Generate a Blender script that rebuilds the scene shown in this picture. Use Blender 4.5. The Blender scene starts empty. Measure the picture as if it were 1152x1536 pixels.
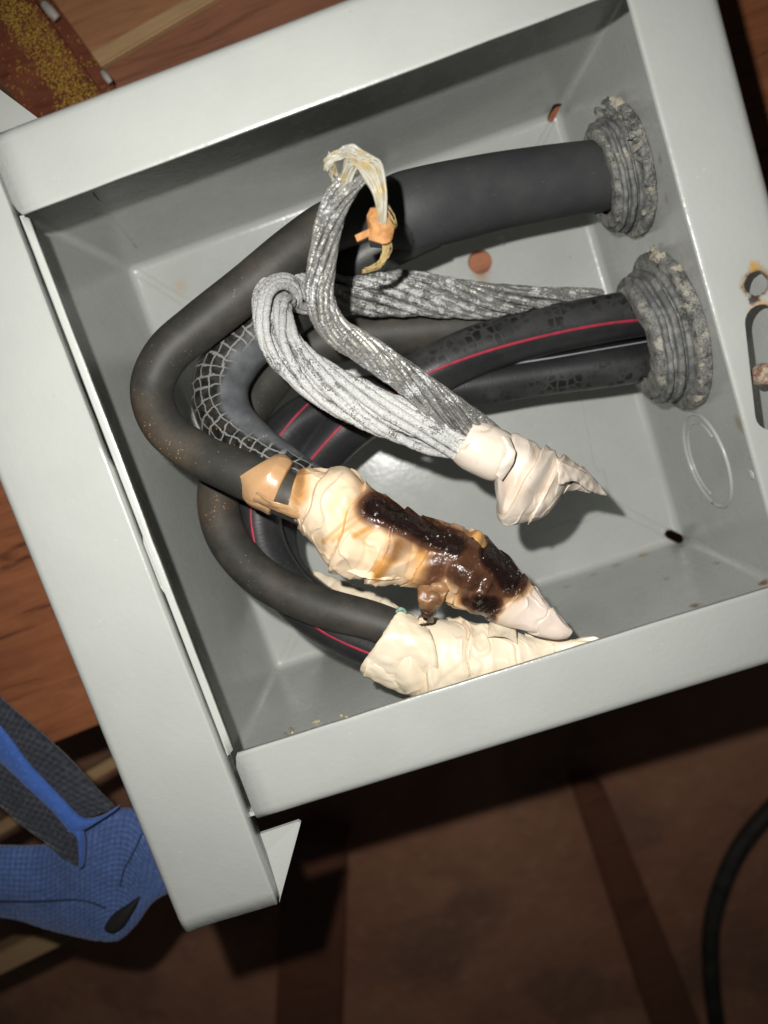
import bpy, bmesh, math, random
from mathutils import Vector, Matrix, noise
from mathutils.bvhtree import BVHTree
random.seed(7)
S = bpy.context.scene
COL = S.collection
PI = math.pi

# ------------------------------------------------------------------ camera
CAM = Vector((-.00503, -.00153, .25367))
ROT = Matrix(((0.94705271, 0.31356133, 0.06906851), (-0.31997852, 0.93950163, 0.12227198), (-0.02655021, -0.13789844, 0.99009045)))
FPX = 1101.7
cd = bpy.data.cameras.new('camera')
cam = bpy.data.objects.new('camera', cd); COL.objects.link(cam)
m4 = ROT.to_4x4(); m4.translation = CAM
cam.matrix_world = m4
cd.sensor_fit = 'VERTICAL'; cd.sensor_height = 36; cd.lens = FPX / 1536 * 36
cd.clip_start = .005; cd.clip_end = 50
cd.dof.use_dof = True; cd.dof.focus_distance = .285; cd.dof.aperture_fstop = 6.5
S.camera = cam
# ------------------------------------------------------------------ light: the phone's flash beside the lens, a faint room
w = bpy.data.worlds.new('World'); S.world = w; w.use_nodes = True
w.node_tree.nodes['Background'].inputs[0].default_value = (.8, .9, 1, 1)
w.node_tree.nodes['Background'].inputs[1].default_value = .013
ld = bpy.data.lights.new('flash', 'SPOT'); ld.energy = 5.7; ld.color = (1, .985, .935); ld.shadow_soft_size = .0028
ld.spot_size = math.radians(120); ld.spot_blend = 1.0
lo = bpy.data.objects.new('flash', ld); COL.objects.link(lo); lo.location = (-.021, .033, .2535)
lo.rotation_euler = ROT.to_euler()
S.view_settings.view_transform = 'Standard'; S.view_settings.look = 'None'
S.view_settings.exposure = 0; S.view_settings.gamma = 1
S.cycles.max_bounces = 5

# ------------------------------------------------------------------ helpers
def P(px, py, z):
    d = ROT @ Vector(((px - 576) / FPX, -(py - 768) / FPX, -1))
    return CAM + d * ((z - CAM.z) / d.z)
def pix(p):
    q = ROT.transposed() @ (Vector(p) - CAM)
    return (576 + FPX * q.x / -q.z, 768 - FPX * q.y / -q.z)
def mpp(z): return (CAM.z - z) / FPX / .985
def nz(v, s=1.0): return noise.noise(Vector(v) * s)
def fbm(v, s=1.0, o=3): return noise.fractal(Vector(v) * s, 1.0, 2.0, o)
def sm(a, b, x):
    t = max(0, min(1, (x - a) / (b - a))); return t * t * (3 - 2 * t)
def link(name, bm, mat, parent=None, smooth=True, sharp=None):
    me = bpy.data.meshes.new(name); bm.to_mesh(me); bm.free()
    for p in me.polygons: p.use_smooth = smooth
    if smooth and sharp: me.set_sharp_from_angle(angle=math.radians(sharp))
    if mat: me.materials.append(getattr(mat, 'm', mat))
    o = bpy.data.objects.new(name, me); COL.objects.link(o)
    if parent: o.parent = parent
    return o
def tag(o, label, cat, group=None, kind=None):
    o['label'] = label
    if cat: o['category'] = cat
    if group: o['group'] = group
    if kind: o['kind'] = kind
    return o
def thing(name, label, cat, group=None):
    o = bpy.data.objects.new(name, None); COL.objects.link(o); o.empty_display_size = .01
    return tag(o, label, cat, group)
def bake(o):
    dg = bpy.context.evaluated_depsgraph_get()
    me = bpy.data.meshes.new_from_object(o.evaluated_get(dg))
    o.modifiers.clear(); o.data = me
def cut(o, bms):
    for b in bms:
        bmesh.ops.recalc_face_normals(b, faces=b.faces)
        c = link('cutter', b, None, None, False)
        md = o.modifiers.new('b', 'BOOLEAN'); md.object = c; md.operation = 'DIFFERENCE'; md.solver = 'EXACT'
        bake(o); bpy.data.objects.remove(c)
def prism(poly, z0, z1):
    bm = bmesh.new()
    a = [bm.verts.new((x, y, z0)) for x, y in poly]; b = [bm.verts.new((x, y, z1)) for x, y in poly]
    n = len(poly)
    bm.faces.new(a[::-1]); bm.faces.new(b)
    for i in range(n): bm.faces.new((a[i], a[(i + 1) % n], b[(i + 1) % n], b[i]))
    bmesh.ops.recalc_face_normals(bm, faces=bm.faces)
    return bm
def box(p0, p1, bev=0):
    bm = prism([(p0[0], p0[1]), (p1[0], p0[1]), (p1[0], p1[1]), (p0[0], p1[1])], p0[2], p1[2])
    if bev: bmesh.ops.bevel(bm, geom=bm.edges[:], offset=bev, segments=2, affect='EDGES')
    return bm
def catmull(pts, n):
    out = []
    m = len(pts)
    for i in range(m - 1):
        p0, p1, p2, p3 = pts[max(0, i - 1)], pts[i], pts[i + 1], pts[min(m - 1, i + 2)]
        for k in range(n):
            t = k / n
            out.append([.5 * (2 * b + (c - a) * t + (2 * a - 5 * b + 4 * c - d) * t * t + (3 * b - a - 3 * c + d) * t ** 3) for a, b, c, d in zip(p0, p1, p2, p3)])
    out.append(list(pts[-1])); return out
ZV = Vector((0, 0, 1))
def path(pts, n=10):
    """pixel stations (px, py, z, radius in px) -> world centre line with radii"""
    q = [tuple(P(a, b, z)) + (r * mpp(z),) for a, b, z, r in pts]
    return catmull(q, n)
def frames(c):
    fr = []; s = 0; m = len(c)
    prev = None
    for i in range(m):
        p = Vector(c[i][:3]); t = (Vector(c[min(m - 1, i + 1)][:3]) - Vector(c[max(0, i - 1)][:3])).normalized()
        nrm = ZV - t * t.z
        if nrm.length < .25 and prev: nrm = prev - t * prev.dot(t)
        nrm.normalize(); prev = nrm
        if i: s += (p - Vector(c[i - 1][:3])).length
        fr.append((p, t, nrm, t.cross(nrm), c[i][3], s))
    return fr
def tube(c, sides=16, disp=None, bm=None, cap=True):
    bm = bm or bmesh.new(); uv = bm.loops.layers.uv.verify()
    fr = frames(c); rings = []
    for p, t, n, b, r, s in fr:
        ring = []
        for k in range(sides):
            a = 2 * PI * k / sides
            d = n * math.cos(a) + b * math.sin(a)
            rr = r + (disp(p, s, a) if disp else 0)
            ring.append(bm.verts.new(p + d * rr))
        rings.append(ring)
    for i in range(len(rings) - 1):
        for k in range(sides):
            f = bm.faces.new((rings[i][k], rings[i][(k + 1) % sides], rings[i + 1][(k + 1) % sides], rings[i + 1][k]))
            for l, (u, v) in zip(f.loops, ((fr[i][5], k), (fr[i][5], k + 1), (fr[i + 1][5], k + 1), (fr[i + 1][5], k))):
                l[uv].uv = (u, v / sides)
    if cap:
        bm.faces.new(rings[0][::-1]); bm.faces.new(rings[-1])
    bmesh.ops.recalc_face_normals(bm, faces=bm.faces)
    return bm
def strand_paths(c, count, rho, pitch, srad, seed, jit=.15):
    """strands that twist round the bundle's centre line"""
    rnd = random.Random(seed); fr = frames(c); res = []
    lay = [(0, 0)] + [(.45, 1.2 * k) for k in range(5)]
    outer = count
    for k in range(outer): lay.append((1, 2 * PI * k / outer + rnd.uniform(-.15, .15)))
    for q, ph in lay:
        o = rnd.uniform(0, 99); line = []
        for p, t, n, b, r, s in fr:
            a = ph + s / pitch * 2 * PI + jit * 2 * nz((s * 25, o, 0))
            rr = q * r * rho * (1 + jit * nz((s * 40, o, 5)))
            line.append(list(p + (n * math.cos(a) + b * math.sin(a)) * rr) + [r * srad * (1 + .12 * nz((s * 60, o, 9)))])
        res.append(line)
    return res

# ------------------------------------------------------------------ material builder
class M:
    def __init__(s, name, rough=.5, metal=0, spec=.5):
        s.m = bpy.data.materials.new(name); s.m.use_nodes = True
        s.t = s.m.node_tree; s.n = s.t.nodes; s.b = s.n['Principled BSDF']
        s.b.inputs['Roughness'].default_value = rough; s.b.inputs['Metallic'].default_value = metal
        s.b.inputs['Specular IOR Level'].default_value = spec
        s.tc = s.n.new('ShaderNodeTexCoord')
    def lk(s, a, b): s.t.links.new(a, b)
    def set(s, k, v):
        i = s.b.inputs[k]
        if hasattr(v, 'is_output'): s.lk(v, i)
        else: i.default_value = (*v, 1) if isinstance(v, tuple) and len(v) == 3 and i.type == 'RGBA' else v
    def co(s, kind='Object', scale=None, rot=None, loc=None):
        o = s.tc.outputs[kind]
        if scale or rot or loc:
            mp = s.n.new('ShaderNodeMapping'); s.lk(o, mp.inputs[0])
            if scale: mp.inputs['Scale'].default_value = scale
            if rot: mp.inputs['Rotation'].default_value = rot
            if loc: mp.inputs['Location'].default_value = loc
            o = mp.outputs[0]
        return o
    def noise(s, co, scale, detail=4, rough=.55, dist=0):
        x = s.n.new('ShaderNodeTexNoise'); s.lk(co, x.inputs['Vector'])
        x.inputs['Scale'].default_value = scale; x.inputs['Detail'].default_value = detail
        x.inputs['Roughness'].default_value = rough; x.inputs['Distortion'].default_value = dist
        return x.outputs['Fac']
    def voro(s, co, scale, feat='F1', out='Distance', rnd=1):
        x = s.n.new('ShaderNodeTexVoronoi'); s.lk(co, x.inputs['Vector']); x.feature = feat
        x.inputs['Scale'].default_value = scale; x.inputs['Randomness'].default_value = rnd
        return x.outputs[out]
    def rng(s, v, a, b, c=0, d=1):
        x = s.n.new('ShaderNodeMapRange'); s.lk(v, x.inputs['Value'])
        for k, q in zip(('From Min', 'From Max', 'To Min', 'To Max'), (a, b, c, d)): x.inputs[k].default_value = q
        return x.outputs[0]
    def math(s, op, a, b=0, c=None):
        x = s.n.new('ShaderNodeMath'); x.operation = op
        for i, v in enumerate((a, b) + ((c,) if c is not None else ())):
            if hasattr(v, 'is_output'): s.lk(v, x.inputs[i])
            else: x.inputs[i].default_value = v
        return x.outputs[0]
    def mix(s, f, a, b):
        x = s.n.new('ShaderNodeMix'); x.data_type = 'RGBA'
        if hasattr(f, 'is_output'): s.lk(f, x.inputs[0])
        else: x.inputs[0].default_value = f
        for i, v in ((6, a), (7, b)):
            if hasattr(v, 'is_output'): s.lk(v, x.inputs[i])
            else: x.inputs[i].default_value = (*v, 1)
        return x.outputs[2]
    def attr(s, name):
        x = s.n.new('ShaderNodeAttribute'); x.attribute_name = name; return x.outputs['Fac']
    def dist(s, co, p):
        x = s.n.new('ShaderNodeVectorMath'); x.operation = 'DISTANCE'; s.lk(co, x.inputs[0]); x.inputs[1].default_value = p
        return x.outputs['Value']
    def xyz(s, co):
        x = s.n.new('ShaderNodeSeparateXYZ'); s.lk(co, x.inputs[0]); return x.outputs
    def bump(s, h, dist, strength=1):
        x = s.n.new('ShaderNodeBump'); s.lk(h, x.inputs['Height']); x.inputs['Distance'].default_value = dist
        x.inputs['Strength'].default_value = strength
        old = s.b.inputs['Normal'].links
        if old: s.lk(old[0].from_socket, x.inputs['Normal'])
        s.lk(x.outputs[0], s.b.inputs['Normal'])

# box interior measures
WX0, WX1, WY0, WY1, ZB = -.1278, .1255, -.1249, .1237, -.1728
OX, OY = .1025, .1004          # half opening
def paint(name, base, spots=(), specks=1.0):
    m = M(name, .34, 0, .5); co = m.co()
    n1 = m.noise(co, 28, 5); n2 = m.noise(co, 420, 2)
    c = m.mix(m.rng(n1, .3, .75), tuple(x * .95 for x in base), tuple(x * 1.05 for x in base))
    if specks:     # settled dust and small paint nibs
        v = m.voro(co, 190)
        gate = m.rng(m.noise(co, 60, 2), .55, .62)
        c = m.mix(m.math('MULTIPLY', m.math('MULTIPLY', m.rng(v, .055, .10, 1, 0), gate), .7 * specks), c, (.75, .75, .70))
        d = m.voro(m.co(loc=(3, 1, 2)), 110)
        c = m.mix(m.math('MULTIPLY', m.math('MULTIPLY', m.rng(d, .03, .07, 1, 0), m.rng(m.noise(co, 45, 2), 0.56, .6)), .6 * specks), c, (.10, .08, .06))
        film = m.math('MULTIPLY', m.rng(m.noise(co, 14, 6, .65), .5, .75), .14 * specks)
        c = m.mix(film, c, (.42, .38, .30))
    for p, r, col, soft in spots:
        dd = m.math('ADD', m.dist(co, p), m.math('MULTIPLY', m.math('SUBTRACT', m.noise(co, 1.2 / r * .9, 5, .7), .5), r * 1.7))
        c = m.mix(m.rng(dd, r * (1 - soft), r, .92, 0), c, col)
    m.set('Base Color', c)
    m.set('Roughness', m.rng(m.noise(co, 90, 3), .3, .7, .20, .32))
    m.bump(n2, .00018, .6); m.bump(m.noise(co, 1400, 2), .00003, .6)
    return m.m
GREY = (.475, .49, .47)  # inside tone of the one box paint, lightened to offset flash falloff
def rustspot(px, py, z=None, x=None, y=None):
    d = ROT @ Vector(((px - 576) / FPX, -(py - 768) / FPX, -1))
    if x is not None: return tuple(CAM + d * ((x - CAM.x) / d.x))
    if y is not None: return tuple(CAM + d * ((y - CAM.y) / d.y))
    return tuple(P(px, py, z))
RUST = (.20, .085, .025); OCH = (.33, .22, .09)
m_shell = paint('box_paint_inside_lifted', GREY, [
    (rustspot(1043, 908, y=WY0), .0035, (.14, .09, .045), .7), (rustspot(925, 848, y=WY0), .0035, OCH, .8), (rustspot(890, 862, y=WY0), .0030, OCH, .8),
    (rustspot(965, 833, y=WY0), .0040, OCH, .8), (rustspot(850, 880, y=WY0), .0030, OCH, .8), (rustspot(1000, 868, y=WY0), .0018, RUST, .6),
    (rustspot(1145, 875, y=WY0), .0035, RUST, .6), (rustspot(1075, 845, y=WY0), .0022, OCH, .6), (rustspot(1108, 635, x=WX1), .0045, (.36, .30, .22), .6),
    (rustspot(990, 240, x=WX1), .003, (.33, .29, .24), .8), (rustspot(1000, 300, x=WX1), .003, (.40, .34, .28), .8),
    (rustspot(722, 412, ZB), .006, (.40, .27, .16), .9), (rustspot(270, 430, ZB), .006, (.48, .42, .34), .9)])
H1 = P(1135, 425, 0); H2 = P(1143, 482, 0); H3 = P(1158, 620, 0)
m_flange = paint('box_paint_front_dimmed', (.415, .426, .405), [  # same paint, darkened on the front to even out the flash falloff
    ((H1.x, H1.y, 0), .0060, (.36,.29,.20), .3), ((H1.x, H1.y, 0), .0050, (.13,.06,.025), .3), ((H1.x + .0005, H1.y + .0056, 0), .0024, (.50, .27, .05), .8), ((H2.x, H2.y + .002, 0), .0052, (.55, .30, .08), .4),
    ((H1.x - .002, H1.y - .0045, 0), .0022, (.05, .03, .02), .4)], specks=.25)
m_edge = paint('box_paint_lip', (.46, .47, .445), [], specks=False)

# ------------------------------------------------------------------ JUNCTION BOX
jb = thing('junction_box', 'open grey painted steel junction box with burnt wiring inside', 'junction box')
bm = bmesh.new()
bmesh.ops.create_cube(bm, size=1)
for v in bm.verts:
    v.co = ((WX0 + WX1) / 2 + v.co.x * (WX1 - WX0), (WY0 + WY1) / 2 + v.co.y * (WY1 - WY0), (ZB - .002) / 2 + v.co.z * (-.002 - ZB))
bmesh.ops.delete(bm, geom=[f for f in bm.faces if f.normal.z > .9], context='FACES_ONLY')
bmesh.ops.bevel(bm, geom=[e for e in bm.edges if not e.is_boundary], offset=.0045, segments=4, profile=.5, affect='EDGES')
bmesh.ops.subdivide_edges(bm, edges=[e for e in bm.edges if e.calc_length() > .05], cuts=14, use_grid_fill=True)
dome = P(595, 745, ZB)          # bow added to the back panel to carry the flash sheen lower
for v in bm.verts:
    if v.co.z < ZB + .0001: v.co.z += .0046 * math.exp(-((v.co.x - dome.x) ** 2 + (v.co.y - dome.y) ** 2) / .055 ** 2)
bmesh.ops.reverse_faces(bm, faces=bm.faces)
shell = link('shell', bm, m_shell, jb, True, 40)
md = shell.modifiers.new('s', 'SOLIDIFY'); md.thickness = .0016; md.offset = -1; bake(shell)
def circ(p, r, n=24, z0=-.2, z1=.02, wob=0):
    return prism([(p[0] + r * (1 + wob * nz((k * .7, p[0] * 99, 2))) * math.cos(2 * PI * k / n), p[1] + r * (1 + wob * nz((k * .7, p[0] * 99, 2))) * math.sin(2 * PI * k / n)) for k in range(n)], z0, z1)
def slotpoly(a, b, r, n=8):
    a, b = Vector(a[:2]), Vector(b[:2]); d = (b - a).normalized(); ang = math.atan2(d.y, d.x); out = []
    for k in range(n + 1): q = ang + PI / 2 + PI * k / n; out.append((a.x + r * math.cos(q), a.y + r * math.sin(q)))
    for k in range(n + 1): q = ang - PI / 2 + PI * k / n; out.append((b.x + r * math.cos(q), b.y + r * math.sin(q)))
    return out
hb = P(720, 393, ZB)
cut(shell, [circ(hb, .0067), prism(slotpoly(P(836, 156, ZB), P(826, 178, ZB), .0020), -.2, -.16), prism(slotpoly(P(1004, 801, ZB), P(1016, 807, ZB), .0028), -.2, -.16)])
shell.data.set_sharp_from_angle(angle=math.radians(40))

# flanges: a folded sheet, flat on the front, bent round into the box's outside
def flange(name, side, l0, l1, inner, outer, ch0=.0022, ch1=.0022, mat=m_flange, R=.0045, leg=.05):
    prof = [(inner, -.0012), (inner + .0003, -.0003), (inner + .001, 0), (inner + .0018, 0)]
    k = 6
    for i in range(1, k): prof.append((inner + .0018 + (outer - R - inner - .0018) * i / k, 0))
    for i in range(7): a = PI / 2 * i / 6; prof.append((outer - R + R * math.sin(a), -R + R * math.cos(a)))
    prof.append((outer, -leg))
    bm = bmesh.new(); rows = []
    N = 24
    for q, z in prof:
        row = []
        cf = max(0, 1 - (q - inner) / .0035)
        a, b = l0 + ch0 * cf, l1 - ch1 * cf
        for i in range(N + 1):
            l = a + (b - a) * i / N
            zz = z + .00015 * nz((l * 14, q * 10, 3 + side))
            qq = q + (.00018 * nz((l * 90, side, 1)) + .0003 * nz((l * 16, side, 7)) if q < inner + .002 else 0)
            row.append(bm.verts.new({0: (l, qq, zz), 1: (qq, l, zz), 2: (l, -qq, zz), 3: (-qq, l, zz)}[side]))
        rows.append(row)
    for i in range(len(rows) - 1):
        for j in range(N): bm.faces.new((rows[i][j], rows[i][j + 1], rows[i + 1][j + 1], rows[i + 1][j]))
    bmesh.ops.recalc_face_normals(bm, faces=bm.faces)
    top = [f for f in bm.faces if abs(f.normal.z) > .9]
    if top and sum(f.normal.z for f in top) < 0: bmesh.ops.reverse_faces(bm, faces=bm.faces)
    o = link(name, bm, mat, jb, True, 45)
    md = o.modifiers.new('s', 'SOLIDIFY'); md.thickness = .0014; md.offset = -1; bake(o)
    return o
fr_top = flange('flange', 0, -.1074, OX + .0005, OY, OY + .0282)
fr_bot = flange('flange', 2, -.1048, OX + .0005, OY, OY + .0284)
fr_right = flange('flange', 1, -OY - .028, OY + .028, OX, OX + .0282, 0, 0)
fr_left = flange('flange', 3, -OY - .0005, OY + .0005, OX + .0011, OX + .0042, .002, .002, m_edge, .0008, .007)  # short leg added under the lip to block flash leaking through the gap
cut(fr_right, [circ(H1, .0040, 26, -.02, .02, .12), prism(slotpoly(H2, H3, .0056, 10), -.02, .02)])
fr_right.data.set_sharp_from_angle(angle=math.radians(45))

# cover channel along the left with its folded end gussets
def channel():
    x0, x1, zt, R = -.1470, -.1074, .0035, .004
    prof = [(x1, zt - .0095), (x1, zt - .0004), (x1 - .0004, zt), (x1 - .0012, zt)]  # inner leg added to keep flash out of the gap beside the lip
    for i in range(1, 6): prof.append((x1 + (x0 + R - x1) * i / 6, zt))
    for i in range(7): a = PI / 2 * i / 6; prof.append((x0 + R - R * math.sin(a), zt - R + R * math.cos(a)))
    prof.append((x0, -.045))
    bm = bmesh.new(); rows = []; N = 60
    for q, z in prof:
        row = []
        for i in range(N + 1):
            l = -.1598 + (.162 + .1598) * i / N
            qq = q + ((.0002 * nz((l * 120, 1, 1)) + .0004 * nz((l * 14, 2, 7))) if q > x1 - .002 else 0)
            row.append(bm.verts.new((qq, l - (.0006 if q < x1 - .03 else 0), z + .00012 * nz((l * 10, q * 20, 3)))))
        rows.append(row)
    for i in range(len(rows) - 1):
        for j in range(N): bm.faces.new((rows[i][j], rows[i][j + 1], rows[i + 1][j + 1], rows[i + 1][j]))
    bmesh.ops.recalc_face_normals(bm, faces=bm.faces)
    if sum(f.normal.z for f in bm.faces) < 0: bmesh.ops.reverse_faces(bm, faces=bm.faces)
    o = link('cover_channel', bm, m_flange, jb, True, 45)
    md = o.modifiers.new('s', 'SOLIDIFY'); md.thickness = .0014; md.offset = -1; bake(o)
channel()
for sy in (-1, 1):
    pts = [(-.1445, .1622), (-.1084, .1622), (-.1070, .1600), (-.0915, .1368), (-.0922, .1358), (-.12, .1358), (-.1455, .1358)]
    if sy > 0:
        g0, g1 = P(-70, 82, -.05), P(66, 184, -.05)
        pts = [(-.172, .19), (g0.x, g0.y), (g1.x, g1.y), (-.12, .1358), (-.1445, .1358), (-.165, .15)]
    poly = [(x, y * sy) for x, y in pts]
    b = prism(poly if sy > 0 else poly[::-1], -.0016, 0)
    for v in b.verts: v.co.z += -.0012 - (.003 if sy < 0 and abs(v.co.y) < .14 else .0) - (.048 if sy > 0 else 0) - .002 * max(0, (v.co.x + .107) / .018)
    bmesh.ops.recalc_face_normals(b, faces=b.faces)
    link('gusset', b, m_edge, jb, False)

# scribed fold lines and embossed knockouts
def line_on(pts, r, sides=6, name='seam'):
    link(name, tube(catmull([tuple(p) + (r,) for p in pts], 6), sides), m_shell, jb)
def bk(*pts): return [P(a, b, ZB + .0001) for a, b in pts]
line_on(bk((205, 402), (292, 452), (325, 440), (352, 430), (372, 450)), .00035)
line_on(bk((200, 410), (278, 462), (293, 478), (300, 520)), .00035)
line_on(bk((826, 180), (800, 225)), .00035); line_on(bk((832, 184), (812, 220)), .0003)
line_on(bk((1004, 795), (925, 752), (912, 735), (905, 705), (892, 698), (868, 585), (860, 560)), .0004)
line_on(bk((1000, 806), (920, 770), (870, 785), (855, 780), (838, 788), (700, 830)), .0004)
line_on(bk((640, 96), (668, 150), (695, 198)), .0002)
line_on(bk((415, 1000), (440, 945)), .00035); line_on(bk((424, 1002), (450, 950)), .00035)
line_on([rustspot(140, 290, y=WY1 - .0001), rustspot(205, 372, y=WY1 - .0001)], .0003)
kc = Vector(rustspot(1060, 690, x=WX1)); 
for r, t, a0, a1 in ((.0235, .0011, 0, 360), (.0190, .0008, 200, 420)):
    line_on([(WX1, kc.y + r * math.cos(math.radians(a)), kc.z + r * math.sin(math.radians(a))) for a in range(a0, a1 + 1, 15)], t, 8, 'knockout_rim')
kb = P(762, 585, ZB)
line_on([(kb.x + .016 * math.cos(a / 12 * PI), kb.y + .016 * math.sin(a / 12 * PI), ZB) for a in range(25)], .0006, 8, 'knockout_rim')
for px, py, r in ((1127, 712, .0023), (752, 362, .0030)):
    b = bmesh.new(); bmesh.ops.create_uvsphere(b, u_segments=16, v_segments=8, radius=r)
    q = rustspot(px, py, x=WX1) if px > 1000 else tuple(P(px, py, ZB))
    for v in b.verts:
        if px > 1000: v.co.x *= .35
        else: v.co.z *= .35
        v.co += Vector(q)
    link('dimple', b, m_shell, jb)
m_paper = M('label_paper', .7); co = m_paper.co()
xx = m_paper.xyz(co)
bars = m_paper.math('GREATER_THAN', m_paper.noise(m_paper.co(scale=(900, 12, 1), rot=(0, 0, 0)), 1, 1), .56)
m_paper.set('Base Color', m_paper.mix(m_paper.math('MULTIPLY', bars, .55), (.62, .61, .55), (.2, .2, .19)))
q = [P(668, 585, ZB), P(712, 585, ZB), P(720, 640, ZB), P(676, 650, ZB)]
o = link('paper_label', prism([(p.x, p.y) for p in q][::-1], ZB + .0003, ZB + .0006), m_paper.m, jb, False)
# rusty screw seen in the slot of the right flange
m_screw = M('rusty_screw', .6, .3); co = m_screw.co()
m_screw.set('Base Color', m_screw.mix(m_screw.rng(m_screw.noise(co, 500, 4), .4, .65), (.55, .47, .38), (.22, .09, .04)))
sp = P(1146, 562, -.008)
b = bmesh.new(); bmesh.ops.create_cone(b, cap_ends=True, segments=14, radius1=.0042, radius2=.0034, depth=.004)
bmesh.ops.bevel(b, geom=b.edges[:], offset=.0004, segments=2, affect='EDGES')
for v in b.verts: v.co += sp + Vector((.0003, 0, 0))
b2 = bmesh.new(); bmesh.ops.create_cone(b2, cap_ends=True, segments=10, radius1=.002, radius2=.002, depth=.02)
for v in b2.verts: v.co += sp + Vector((0, 0, -.011))
link('screw', b, m_screw.m, jb, True, 40); link('screw', b2, m_screw.m, jb, True, 40)

# ------------------------------------------------------------------ CABLES
def rubber(name, base=(.018, .018, .019), rough=.5, dust=.25, dustcol=(.16, .155, .14), spark=None, scales=0, dscale=1):
    m = M(name, rough, 0, .45); co = m.co(); uv = m.co('UV')
    n = m.noise(co, 55 * dscale, 6, .65)
    c = m.mix(m.math('MULTIPLY', m.rng(n, .42, .75), dust), base, dustcol)
    v = m.voro(co, 480); g = m.rng(m.noise(co, 70, 3), .5, .62)
    c = m.mix(m.math('MULTIPLY', m.math('MULTIPLY', m.rng(v, .09, .15, 1, 0), g), .4 * min(1, dust * 2.2)), c, (.45, .43, .38))
    if spark:
        v = m.voro(m.co(loc=(1, 2, 3)), 800); at = m.attr('spark')
        k = m.math('MULTIPLY', m.math('MULTIPLY', m.rng(v, .14, .2, 1, 0), m.rng(m.noise(co, 120, 2), .45, .6)), at)
        c = m.mix(m.math('MULTIPLY', at, m.rng(m.noise(co, 35, 3), .3, .7, .1, .5)), c, (.13, .085, .05)); c = m.mix(k, c, spark)
    if scales:      # worn braid print along one flank
        sc = m.co('UV', scale=(270, 15, 1), rot=(0, 0, .12))
        e = m.voro(sc, 1.0, 'DISTANCE_TO_EDGE', 'Distance', .55)
        sep = m.xyz(uv)
        flank = m.attr('flank')
        k = m.math('MULTIPLY', m.math('MULTIPLY', m.rng(e, .05, .18), m.rng(m.noise(co, 110, 3), .42, .6)), flank)
        c = m.mix(m.math('MULTIPLY', flank, m.rng(m.noise(co, 70, 3), .35, .6, .3, .9)), c, (.055, .055, .055))
        c = m.mix(k, c, (.005, .005, .005))
        m.set('Roughness', m.math('SUBTRACT', rough, m.math('MULTIPLY', k, -.2)))
        m.bump(k, .0002, -.6)
    m.set('Base Color', c)
    m.bump(m.noise(m.co('UV', scale=(300, 4, 1)), 3, 4), .00012, .5); m.bump(m.noise(co, 900, 3), .00006, .6)
    return m.m
def setattr_(o, name, fn):
    a = o.data.attributes.new(name, 'FLOAT', 'POINT')
    for i, v in enumerate(o.data.vertices): a.data[i].value = fn(v.co)
BVH = {}
def cable(name, pts, mat, parent, sides=24, n=12, wob=.018):
    c = path(pts, n); o = nz((len(pts), pts[0][0], 3)) * 20
    bm = tube(c, sides, lambda p, s, a: c[0][3] * wob * nz((s * 22, math.cos(a) + o, math.sin(a))))
    BVH[name + str(pts[0])] = BVHTree.FromBMesh(bm)
    ob = link(name, bm, mat, parent)
    ob['_k'] = name + str(pts[0]); return ob
def stripe(ob, px, wid, mat, parent, lift=.0001):
    """a printed stripe or painted highlight lying on the cable: a thin ribbon that follows its surface"""
    b = BVH[ob['_k']]; pts = catmull([p for p in px], 10); hits = []
    for x, y in pts:
        d = (P(x, y, -.2) - CAM).normalized(); h = b.ray_cast(CAM, d)
        if h[0]: hits.append((h[0], h[1] if h[1].dot(d) < 0 else -h[1]))
    bm = bmesh.new(); L = []
    for i, (p, nn) in enumerate(hits):
        t = (hits[min(len(hits) - 1, i + 1)][0] - hits[max(0, i - 1)][0])
        if t.length < 1e-6: continue
        sd = t.normalized().cross(nn).normalized() * wid / 2
        e = nn * lift
        L.append([bm.verts.new(v) for v in (p - sd - e * 3, p - sd + e, p + e * 2, p + sd + e, p + sd - e * 3)])
    for i in range(len(L) - 1):
        for k in range(4): bm.faces.new((L[i][k], L[i][k + 1], L[i + 1][k + 1], L[i + 1][k]))
    bmesh.ops.recalc_face_normals(bm, faces=bm.faces)
    return link('stripe', bm, mat, parent)
m_jacket = rubber('jacket_rubber', (.040, .041, .044), .62, .22, (.13, .13, .125))
m_cond = rubber('conductor_rubber', (.034, .032, .028), .58, .38, (.15, .13, .10), (.85, .42, .16))
m_scale = rubber('conductor_scaled', (.020, .020, .022), .36, .16, (.12, .12, .11), None, 1)
m_grid = M('conductor_grid_print', .45); co = m_grid.co()
gx = m_grid.xyz(m_grid.co('UV'))
wb = m_grid.math('MULTIPLY', m_grid.math('SUBTRACT', m_grid.noise(co, 110, 3), .5), 1.1)
def gl(v, f): return m_grid.math('PINGPONG', m_grid.math('ADD', m_grid.math('MULTIPLY', v, f), wb), .5)
e1 = gl(gx[0], 185); e2 = gl(m_grid.math('ADD', gx[1], m_grid.math('MULTIPLY', gx[0], 2.2)), 17)
ed = m_grid.math('MINIMUM', e1, e2)
line = m_grid.math('MULTIPLY', m_grid.rng(ed, .05, .095, 1, 0), m_grid.rng(m_grid.noise(co, 260, 4, .7), .28, .42))
gm = m_grid.attr('flank')
grey = m_grid.mix(m_grid.rng(m_grid.noise(co, 120, 5), .3, .7), (.075, .078, .085), (.15, .155, .165))
cell = m_grid.mix(m_grid.rng(m_grid.noise(co, 320, 4), .4, .65), (.008, .008, .007), (.04, .035, .028))
c = m_grid.mix(line, cell, (.21, .215, .215))
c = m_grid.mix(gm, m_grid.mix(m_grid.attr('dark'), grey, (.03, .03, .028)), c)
v = m_grid.voro(co, 520)
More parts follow.
